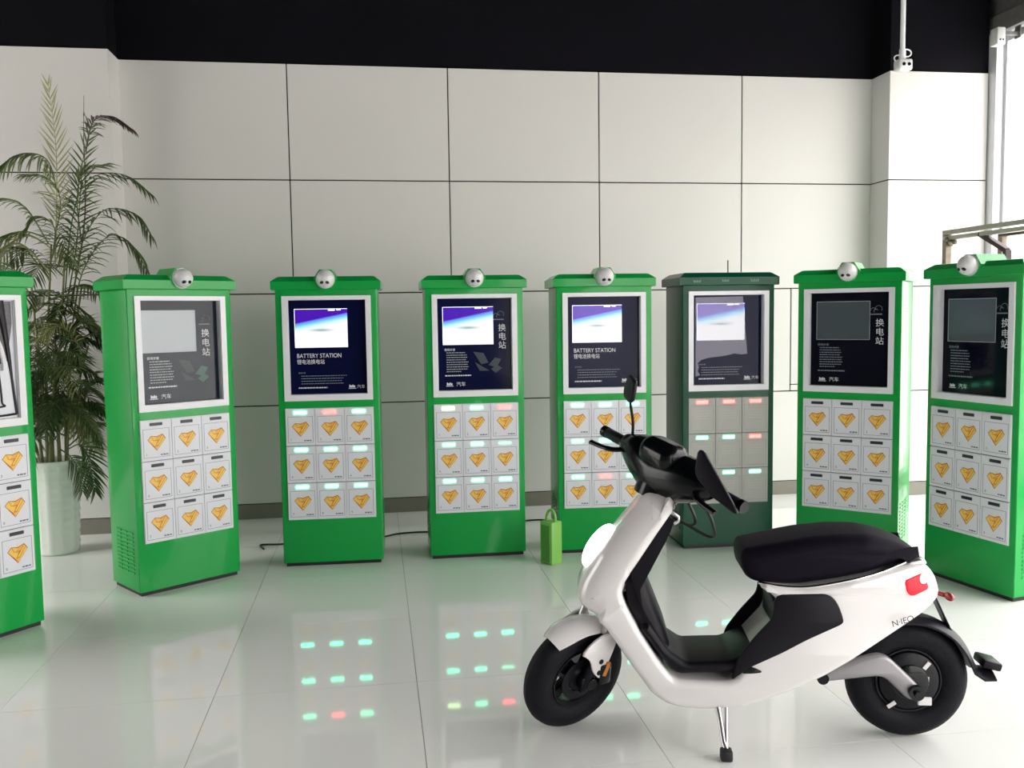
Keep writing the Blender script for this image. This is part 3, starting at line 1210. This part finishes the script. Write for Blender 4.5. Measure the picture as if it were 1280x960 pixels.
# front mudguard: crowned sheet over the tyre with a bracket flange on each side
mb = MB()
rings_o, rings_i = [], []
NF = 22
for k in range(NF + 1):
    a = math.radians(38 + 86 * k / NF)
    row = []
    wdt = .066 * (1 - .25 * max(0, (k / NF - .75) * 4) ** 2)
    for j in range(9):
        t = -1 + 2 * j / 8
        r = .230 - .030 * t * t
        row.append(V((r * math.cos(a), wdt * t, TR + r * math.sin(a))))
    rings_o.append(row)
vo = [[mb.bm.verts.new(p) for p in r] for r in rings_o]
vi = [[mb.bm.verts.new(FA + (p - FA) * .975) for p in r] for r in rings_o]
for k in range(NF):
    for j in range(8):
        mb.face((vo[k][j], vo[k][j + 1], vo[k + 1][j + 1], vo[k + 1][j]))
        mb.face((vi[k][j + 1], vi[k][j], vi[k + 1][j], vi[k + 1][j + 1]))
for k in range(NF):
    for j in (0, 8):
        mb.face((vo[k][j], vo[k + 1][j], vi[k + 1][j], vi[k][j]))
for j in range(8):
    for k in (0, NF):
        mb.face((vo[k][j], vi[k][j], vi[k][j + 1], vo[k][j + 1]))
mud = sbuild('front_mudguard', mb, M['white_gloss'], SCO, 50, STW)
for s in (-1, 1):
    mb = MB()
    mb.pillow(smooth_poly(resamp([(-.040, .352), (-.005, .388), (.060, .412), (.122, .395), (.102, .335), (.062, .238), (.045, .226), (.012, .268), (.002, .312), (-.020, .338)], .04), 1), .006, .004, 2, y0=s * .0865)
    br = sbuild('mudguard_bracket', mb, M['white_gloss'], mud, 45, STW)
    for px, pz in ((.046, .302), (.040, .258)):
        mb = MB()
        mb.cyl((px, s * .0925, pz), (px, s * .0950, pz), .0095, n=14)
        sbuild('bolt', mb, M['black_plastic'], mud, 45, STW)

# handlebar cover, display hood, grips, levers, mirrors
mb = MB()
path = [(.345, y, .965 - .035 * max(0, 1 - abs(y) / .16)) for y in (-.235, -.20, -.15, -.10, -.05, 0, .05, .10, .15, .20, .235)]
mb.tube(path, [.030, .056, .074, .084, .094, .100, .094, .084, .070, .048, .028], 24)
hc = sbuild('handlebar_cover', mb, M['black_gloss'], SCO, 60)
mb = MB()
mb.pillow(smooth_poly(resamp([(.262, .98), (.262, 1.040), (.305, 1.070), (.370, 1.055), (.420, .985), (.41, .93), (.33, .92)], .03), 2), .085, .04, 4)
sbuild('display_hood', mb, M['black_gloss'], SCO, 60)
mb = MB()
mb.tube([(.355, 0, .99), (.330, 0, .91), (.308, 0, .850)], [.075, .082, .082], 22)
sbuild('steering_neck', mb, M['black_gloss'], SCO, 50)
for s in (-1, 1):
    mb = MB()
    mb.tube([(.345, s * .225, .965), (.349, s * .235, .965), (.352, s * .345, .962), (.353, s * .352, .962)], [.019, .0215, .0215, .017], 16)
    g = sbuild('grip', mb, M['black_plastic'], SCO, 50)
    mb = MB()
    mb.cyl((.353, s * .352, .962), (.353, s * .372, .962), .0225, n=16)
    sbuild('bar_end', mb, M['black_gloss'], g, 40)
    mb = MB()
    mb.tube(spline([(.325, s * .19, .962), (.285, s * .215, .955), (.268, s * .26, .950), (.262, s * .335, .945)], 6), [.009] * 12 + [.008] * 6 + [.009], 10, sx=1.4)
    sbuild('brake_lever', mb, M['black_gloss'], SCO, 50)
    mb = MB()
    mb.ellipsoid((.335, s * .195, .985), (.03, .035, .03), None, 16, 10)
    sbuild('switch_block', mb, M['black_plastic'], SCO, 50)
    mb = MB()
    if s > 0:
        mb.tube(spline([(.345, .195, 1.005), (.345, .200, 1.06), (.350, .225, 1.11), (.355, .24, 1.135)], 6), .0055, 8)
        mt = Matrix.Translation((.362, .25, 1.172)) @ Matrix.Rotation(PI / 2 - .42, 4, 'Z') @ Matrix.Rotation(.15, 4, 'X')
        head = [(-.055, -.02), (-.04, -.045), (.04, -.045), (.058, -.01), (.04, .048), (-.035, .045)]
    else:
        mb.tube(spline([(.345, -.205, 1.00), (.350, -.205, 1.03), (.335, -.215, 1.055), (.325, -.225, 1.06)], 6), .0055, 8)
    st_ = sbuild('mirror_stem', mb, M['black_plastic'], SCO, 50)
    mb = MB()
    if s > 0:
        mb.pillow(smooth_poly(resamp(head, .03), 2), .010, .008, 3, rot=mt)
        sbuild('mirror', mb, M['black_plastic'], SCO, 50)
    else:
        # turned down beside the grip, drawn about its own centre
        head = [((x - .475) / .82, z - .955) for x, z in ((.430, 1.056), (.447, 1.054), (.500, .955), (.548, .862), (.540, .855), (.470, .905), (.424, .965), (.420, .99))]
        mb.pillow(smooth_poly(resamp(head, .03), 1), .009, .007, 3, rot=Matrix.Translation((.475, -.245, .955)) @ Matrix.Rotation(-.6, 4, 'Z'))
        build('mirror', mb, M['black_plastic'], SCO, 50)
# chrome edge strip along the rider side of the left cover
mb = MB()
mb.tube(spline([(.415, -.02, .985), (.412, -.08, .985), (.396, -.16, .985), (.372, -.225, .980)], 6), .005, 8)
sbuild('chrome_strip', mb, M['chrome'], SCO, 50)
# brake hoses loop under the bar
for (a, b, c, d) in (((.34, -.18, .93), (.36, -.24, .84), (.40, -.20, .76), (.36, -.05, .78)), ((.34, -.10, .91), (.38, -.14, .80), (.40, -.06, .75), (.34, .02, .80)),
                     ((.34, .14, .92), (.40, .14, .82), (.42, .05, .77), (.36, .0, .80))):
    mb = MB()
    mb.tube(spline([a, b, c, d], 8), .0055, 8)
    sbuild('brake_hose', mb, M['cable'], SCO, 60)
mb = MB()
mb.tube([(.33, -.0, .80), (.365, 0, .795), (.385, 0, .78), (.385, 0, .765), (.37, 0, .755)], .006, 8)
build('bag_hook', mb, M['steel'], SCO, 50)

# ---- rear arm, mudguard, stand
arm_pts = [(.860, .222), (.862, .255), (.95, .290), (1.040, .325), (1.085, .322), (1.130, .280), (1.195, .215), (1.205, .190), (1.190, .170), (1.160, .165), (1.075, .248), (1.03, .246), (.95, .235)]
for s in (-1, 1):
    mb = MB()
    mb.pillow(smooth_poly(resamp(arm_pts, .05), 2), .020, .012, 3, y0=s * .085)
    arm = build('swing_arm', mb, M['silver'], SCO, 45)
    mb = MB()
    mb.cyl((1.180, s * .104, .198), (1.180, s * .122, .198), .026, n=18)
    mb.cyl((1.180, s * .120, .198), (1.180, s * .134, .198), .012, n=6)
    build('axle_nut', mb, M['black_gloss'], arm, 40)
    mb = MB()
    mb.cyl((.868, s * .085, .240), (.868, s * .113, .240), .020, n=18)
    build('pivot_bolt', mb, M['black_plastic'], arm, 40)
    mb = MB()
    mb.box((1.19, s * .100 - .006, .150), (1.235, s * .100 + .006, .178), .003)
    build('chain_tab', mb, M['tag'], arm)  # white tab added for one more bright gap, by the arm end
mb = MB()
vo = []
pathm = []
for k in range(17):
    a = math.radians(120 - 98 * k / 16)
    pathm.append(V((1.180 + .236 * math.cos(a), 0, TR + .236 * math.sin(a))))
pathm += [V((1.415, 0, .262)), V((1.432, 0, .250)), V((1.465, 0, .252))]
outer, inner = [], []
for i, p in enumerate(pathm):
    t = (pathm[min(i + 1, len(pathm) - 1)] - pathm[max(i - 1, 0)]).normalized()
    nrm = V((-t.z, 0, t.x))
    if nrm.dot(p - V((1.18, 0, TR))) < 0:
        nrm = -nrm
    outer.append([p + V((0, .062 * u, 0)) - nrm * (.022 * u * u) for u in (-1, -.6, -.2, .2, .6, 1)])
    inner.append([q - nrm * .007 for q in outer[-1]])
mb.loft([o + i[::-1] for o, i in zip(outer, inner)])
rm = build('rear_mudguard', mb, M['black_plastic'], SCO, 50)
mb = MB()
mb.box((-.035, -.045, -.014), (.03, .045, .016), .008, rot=Matrix.Translation((1.462, 0, .268)) @ Matrix.Rotation(.25, 4, 'Y'))
build('mudguard_lamp', mb, M['black_plastic'], rm, 40)
mb = MB()
mb.tube([(.505, -.135, .150), (.512, -.165, .10), (.516, -.200, .05), (.524, -.220, .028)], [.010, .009, .009, .010], 12)
mb.tube([(.535, -.135, .150), (.530, -.165, .10), (.526, -.200, .05), (.524, -.218, .028)], [.006, .006, .006, .006], 8)
ks = build('kickstand', mb, M['steel'], SCO, 50)
mb = MB()
mb.box((-.020, -.024, 0), (.020, .018, .038), .007, rot=Matrix.Translation((.522, -.225, 0)))
build('rubber_foot', mb, M['rubber'], ks, 40)

# ------------------------------------------------------------------ green battery pack on the floor
BP = empty('battery_pack', (1.032, 5.30, 0), math.radians(33))
tag(BP, 'light green battery pack with a loop handle standing on the floor between two kiosks', 'battery')
mb = MB()
mb.mi = 0
mb.box((-.045, -.045, 0), (.045, .06, .262), .010)
bd = build('casing', mb, M['pack'], BP, 40)
mb = MB()
mb.box((-.049, -.030, .02), (-.0445, .045, .24), .002)
build('side_plate', mb, M['pack_dark'], BP)  # darker green laid over the left face of the casing
mb = MB()
mb.tube(spline([(0, -.030, .255), (0, -.028, .30), (0, -.005, .325), (0, .025, .318), (0, .042, .285), (0, .045, .255)], 6), .009, 10)
build('handle', mb, M['pack'], BP, 50)

# ------------------------------------------------------------------ potted palm
PX, PYY = -2.085, 6.22
PL = empty('potted_palm', (PX, PYY, 0))
tag(PL, 'tall areca palm in a white textured pot standing between the two leftmost kiosks', 'plant')
mb = MB()
rings = []
NU = 48
prof = [(.115, 0), (.125, .004), (.130, .02)] + [(.130 + .022 * (k / 30), .02 + .575 * k / 30) for k in range(1, 30)] + [(.153, .60), (.156, .61), (.150, .615), (.140, .60), (.138, .55)]
for r, h in prof:
    ring = []
    for k in range(NU):
        a = 2 * PI * k / NU
        amp = .007 if .03 < h < .58 else 0
        rr = r + amp * math.cos(6 * a + h * 58) * math.cos(6 * a - h * 58)
        ring.append((rr * math.cos(a), rr * math.sin(a), h))
    rings.append(ring)
mb.loft(rings)
pot = build('pot', mb, M['pot'], PL, 60)
mb = MB()
mb.lathe([(.01, .562), (.139, .556), (.139, .545)], 30)
build('soil', mb, M['soil'], PL, 40)
O = V((PX, PYY, 0))


def frond(path, n, L, m, ang=50, droop=.5, width=.011, face=None, r0=.005):
    """a pinnate palm leaf: midrib tube with narrow leaflets to both sides"""
    P = spline(path, 10)
    cum = [0]
    for a, b in zip(P[:-1], P[1:]):
        cum.append(cum[-1] + (b - a).length)
    tot = cum[-1]
    mb = MB()
    step = max(1, len(P) // 14)
    Q = [p - O for p in P[::step]] + [P[-1] - O]
    mb.tube(Q, [r0 * (1 - .8 * i / (len(Q) - 1)) for i in range(len(Q))], 5)

    def at(s):
        s = max(0, min(tot * .999, s))
        for i in range(len(cum) - 1):
            if cum[i + 1] >= s:
                f = (s - cum[i]) / max(1e-6, cum[i + 1] - cum[i])
                return P[i].lerp(P[i + 1], f), (P[i + 1] - P[i]).normalized()
    for k in range(n):
        u = .22 + .78 * (k + .5) / n
        p, t = at(u * tot)
        side = t.cross(face if face else V((0, 0, 1)))
        if side.length < .15:
            side = t.cross(V((0, 1, 0)))
        side.normalize()
        for s in (-1, 1):
            ln = L * (.35 + .65 * math.sin(PI * min(1, .15 + .80 * u)) ** .8) * random.uniform(.85, 1.12)
            a = math.radians(ang * (1.15 - .55 * u) + random.uniform(-7, 7))
            d = (t * math.cos(a) + side * s * math.sin(a)).normalized()
            d = (d + V((0, random.uniform(-.15, .15), 0))).normalized()
            wv = d.cross(V((0, 0, 1)) if face is None else face.cross(d).cross(d)).normalized() if True else None
            if face is not None:
                wv = face.cross(d).normalized()
            pts = []
            cur = p - O
            dd = d.copy()
            for q in range(5):
                pts.append(cur.copy())
                dd = (dd + V((0, 0, -droop * .22))).normalized()
                cur = cur + dd * (ln / 4)
            ws = [.35, 1.0, .9, .55, 0.05]
            nrm = dd.cross(wv).normalized() * width * .28
            va = [mb.bm.verts.new(c + wv * width * w * .5 - nrm * w) for c, w in zip(pts, ws)]
            vc = [mb.bm.verts.new(c + nrm * w * .6) for c, w in zip(pts, ws)]
            vb = [mb.bm.verts.new(c - wv * width * w * .5 - nrm * w) for c, w in zip(pts, ws)]
            for q in range(4):
                mb.face((va[q], va[q + 1], vc[q + 1], vc[q]))
                mb.face((vc[q], vc[q + 1], vb[q + 1], vb[q]))
    return build('frond', mb, M[m], PL, None, rec=False)


FY_ = V((0, -1, 0))


def fr(pts, ys, *a, **k):
    n = len(pts)
    return frond([(p[0], ys[0] + (ys[1] - ys[0]) * i / (n - 1), p[1]) for i, p in enumerate(pts)], *a, **k)


# canes rising out of the pot
canes = []
for k, (bx, by, tx, ty, h) in enumerate(((-.05, .02, .06, -.02, 2.0), (.04, -.03, .13, .0, 1.9), (-.02, -.05, -.06, -.06, 1.75), (.06, .04, .20, .06, 1.7), (-.07, .0, -.20, .02, 1.6),
                                        (.02, .05, .02, .10, 1.65), (.08, -.02, .26, -.05, 1.35), (-.03, .06, .10, .15, 1.5), (.0, -.08, .10, -.16, 1.3))):
    mb = MB()
    pts = spline([(bx, by, .54), (bx * .8 + tx * .2, by, .54 + (h - .54) * .4), (tx, ty, h)], 8)
    mb.tube(pts, [.012 - .006 * i / (len(pts) - 1) for i in range(len(pts))], 8)
    build('cane', mb, M['cane'], PL, 50)
    canes.append(pts)
# fronds the photograph shows one by one
fr([(-2.01, 1.87), (-1.97, 2.28), (-1.95, 2.63), (-1.97, 2.99)], (6.2, 6.12), 22, .17, 'leaf2', 40, .0, .010, face=FY_)
fr([(-1.97, 2.33), (-2.02, 2.53), (-2.16, 2.56), (-2.29, 2.47)], (6.2, 6.14), 20, .21, 'leaf1', 70, 1.3, .014)
fr([(-1.97, 1.55), (-1.88, 1.95), (-1.84, 2.23), (-1.80, 2.53), (-1.74, 2.74)], (6.21, 6.16), 22, .17, 'leaf0', 45, .4, .011, face=FY_)
fr([(-1.79, 2.58), (-1.73, 2.77), (-1.61, 2.80), (-1.49, 2.72)], (6.2, 6.15), 24, .14, 'leaf3', 62, .8, .012)
fr([(-1.95, 1.70), (-1.89, 2.10), (-1.81, 2.34), (-1.69, 2.43), (-1.52, 2.42), (-1.37, 2.30)], (6.18, 6.08), 24, .19, 'leaf0', 55, 1.2, .014)
fr([(-1.92, 1.60), (-1.85, 1.95), (-1.76, 2.13), (-1.65, 2.22), (-1.48, 2.18), (-1.39, 2.04)], (6.2, 6.10), 22, .20, 'leaf0', 60, 1.3, .014)
fr([(-2.04, 2.00), (-2.15, 2.22), (-2.27, 2.28), (-2.41, 2.24)], (6.2, 6.10), 22, .20, 'leaf1', 60, .8, .012)
fr([(-1.93, 1.45), (-1.84, 1.82), (-1.66, 2.05), (-1.51, 1.97), (-1.43, 1.81)], (6.2, 6.12), 22, .20, 'leaf0', 60, 1.0, .014)
fr([(-2.02, 1.93), (-1.99, 2.10), (-2.07, 2.17), (-2.15, 2.08)], (6.2, 6.10), 18, .16, 'leaf1', 55, 1.0, .012)
fr([(-1.98, .68), (-1.87, .72), (-1.81, .60), (-1.77, .43)], (6.12, 5.98), 18, .17, 'leaf0', 45, .3, .014, face=FY_)
fr([(-2.00, .69), (-1.93, .65), (-1.86, .55), (-1.84, .44)], (6.1, 5.96), 16, .15, 'leaf0', 45, .3, .012, face=FY_)
fr([(-2.04, 1.82), (-2.19, 2.00), (-2.33, 1.94), (-2.43, 1.83)], (6.2, 6.05), 22, .22, 'leaf2', 60, .8, .012)
fr([(-2.03, 2.03), (-2.18, 2.08), (-2.33, 2.03), (-2.43, 1.90)], (6.2, 6.15), 22, .20, 'leaf1', 60, 1.0, .012)
fr([(-1.85, 2.03), (-1.86, 2.28), (-1.81, 2.46), (-1.66, 2.51)], (6.22, 6.2), 22, .17, 'leaf1', 50, .6, .011)
fr([(-2.01, 2.03), (-1.96, 2.28), (-2.03, 2.42), (-2.17, 2.44)], (6.22, 6.2), 22, .18, 'leaf1', 55, 1.0, .012)
fr([(-1.93, 1.60), (-1.83, 2.05), (-1.80, 2.35), (-1.795, 2.62), (-1.778, 2.93)], (6.2, 6.18), 4, .05, 'leaf3', 8, .0, .008, face=FY_, r0=.006)
# the dense lower foliage
for k in range(92):
    c = canes[k % len(canes)]
    q = V(c[random.randint(len(c) // 4, len(c) - 1)]) + O
    a = random.uniform(0, 2 * PI)
    ln = random.uniform(.28, .46)
    dx, dy = math.cos(a) * ln, math.sin(a) * ln * .75
    if q.y + dy > 6.52:
        dy = 6.52 - q.y
    if q.x + dx > -1.62:
        dx = -1.62 - q.x
    up = random.uniform(.10, .32)
    e = V((q.x + dx, q.y + dy, max(.62, q.z + up - random.uniform(.05, .35))))
    mid = q.lerp(e, .5) + V((0, 0, up * .6))
    if e.y > 5.75:
        frond([q, mid, e], 16, random.uniform(.15, .21), random.choice(['leaf0', 'leaf0', 'leaf1', 'leaf1', 'leaf1', 'leaf2']), 58, random.uniform(.3, 1.0), .012)

# ------------------------------------------------------------------ ceiling camera, window sensor, rack, cables
HC = empty('hanging_camera', (3.89, 6.3, 3.25))
tag(HC, 'small white security camera hanging from a pole in front of the right pillar', 'camera')
mb = MB()
mb.cyl((0, 0, .12), (0, 0, ZC - 3.25), .018, n=14)
build('pole', mb, M['white_frame'], HC, 40)
mb = MB()
mb.cyl((0, 0, .085), (0, 0, .16), .024, n=14)
build('collar', mb, M['white_frame'], HC, 40)
mb = MB()
mb.box((-.055, -.055, 0), (.055, .035, .085), .018, seg=3)
hb = build('housing', mb, M['dome'], HC, 40)
for s in (-1, 1):
    mb = MB()
    mb.cyl((s * .021, -.054, .042), (s * .021, -.060, .042), .0125, n=16)
    build('lens', mb, M['lens'], hb, 40)
for s, r in ((1, .035), (-1, .03)):
    mb = MB()
    pts = [(s * (.035 + r * math.cos(2 * PI * k / 16)), 0, .115 + (.02 if s > 0 else -.02) + r * .75 * math.sin(2 * PI * k / 16)) for k in range(16)]
    mb.tube(pts, .005, 6, closed=True)
    build('cable_loop', mb, M['white_frame'], HC, 50)

WS = empty('wall_box', (4.735, 6.40, 3.49))
tag(WS, 'small white box mounted on the header at the top corner of the window', 'sensor')
mb = MB()
mb.box((-.035, -.04, 0), (.035, .05, .13), .010, seg=2)
wb_ = build('housing', mb, M['dome'], WS, 40)
mb = MB()
mb.box((.03, -.012, .08), (.17, .012, .11), .003)
mb.box((.158, -.03, .06), (.172, .03, .155), .003)
build('arm', mb, M['alu_dark'], WS)
mb = MB()
for s in (-1, 1):
    mb.cyl((s * .012, -.0395, .035), (s * .012, -.043, .035), .006, n=10)
build('lens', mb, M['lens'], wb_, 40)

RK = empty('metal_rack', (4.08, 5.4, 0))
tag(RK, 'weathered metal rack frame standing behind the rightmost kiosk by the window', 'rack')


def rk(name, a, b, w, d, m):
    mb = MB()
    a, b = V(a), V(b)
    t = (b - a)
    L = t.length
    q = t.normalized().to_track_quat('Z', 'Y').to_matrix().to_4x4()
    mb.box((-w / 2, -d / 2, 0), (w / 2, d / 2, L), .003, rot=Matrix.Translation(a) @ q)
    return build(name, mb, M[m], RK)


rk('post', (.01, .62, 0), (.01, .62, 2.055), .045, .045, 'rust')
rk('post', (-.02, -.75, 0), (-.02, -.75, 2.045), .045, .045, 'rust')
rk('post', (.45, .62, 0), (.45, .62, 2.055), .045, .045, 'rust')
rk('post', (.42, -.75, 0), (.42, -.75, 2.045), .045, .045, 'rust')
rk('top_rail', (.01, .64, 2.052), (-.02, -.77, 2.045), .05, .030, 'rust_light')
rk('top_rail', (.01, .64, 2.010), (-.02, -.77, 2.003), .045, .028, 'rust_light')
rk('top_rail', (.45, .64, 2.045), (.42, -.77, 2.04), .045, .045, 'rust_dark')
rk('cross_rail', (.03, .62, .35), (.43, .62, .35), .04, .04, 'rust')
rk('cross_rail', (.0, -.75, .35), (.4, -.75, .35), .04, .04, 'rust')
rk('upright', (.02, .0, .3), (.02, .0, 1.885), .045, .03, 'rust_dark')
rk('brace', (.02, .0, 1.880), (.0, .24, 2.01), .045, .03, 'rust_dark')
mb = MB()
for k in range(7):
    mb.ellipsoid((.005 + random.uniform(-.02, .02), .56 + random.uniform(-.03, .03), 1.99 + random.uniform(-.03, .02)), (.018, .02, .018), None, 8, 6)
build('clamp_knot', mb, M['rust'], RK, 60)


def cable(pts, label):
    mb = MB()
    mb.tube(spline([(x, y, .007) for x, y in pts], 8), .006, 6)
    tag(build('power_cable', mb, M['cable'], None, 60), label, 'cable', 'black power cables along the wall')


cable([(-.75, 5.98), (-.78, 6.10), (-.64, 6.09), (-.40, 6.12), (-.27, 6.05), (-.27, 5.93)], 'black power cable on the floor left of the kiosk with large title words')
cable([(-.2, 5.93), (-.12, 6.12), (.03, 6.155), (.14, 6.224), (.345, 6.227), (.52, 6.12), (.58, 5.92)], 'black power cable on the floor between the two middle lit kiosks')
cable([(.70, 5.92), (.85, 6.25), (1.056, 6.42), (1.245, 6.38), (1.40, 6.1), (1.42, 5.88)], 'black power cable on the floor behind the green battery pack')
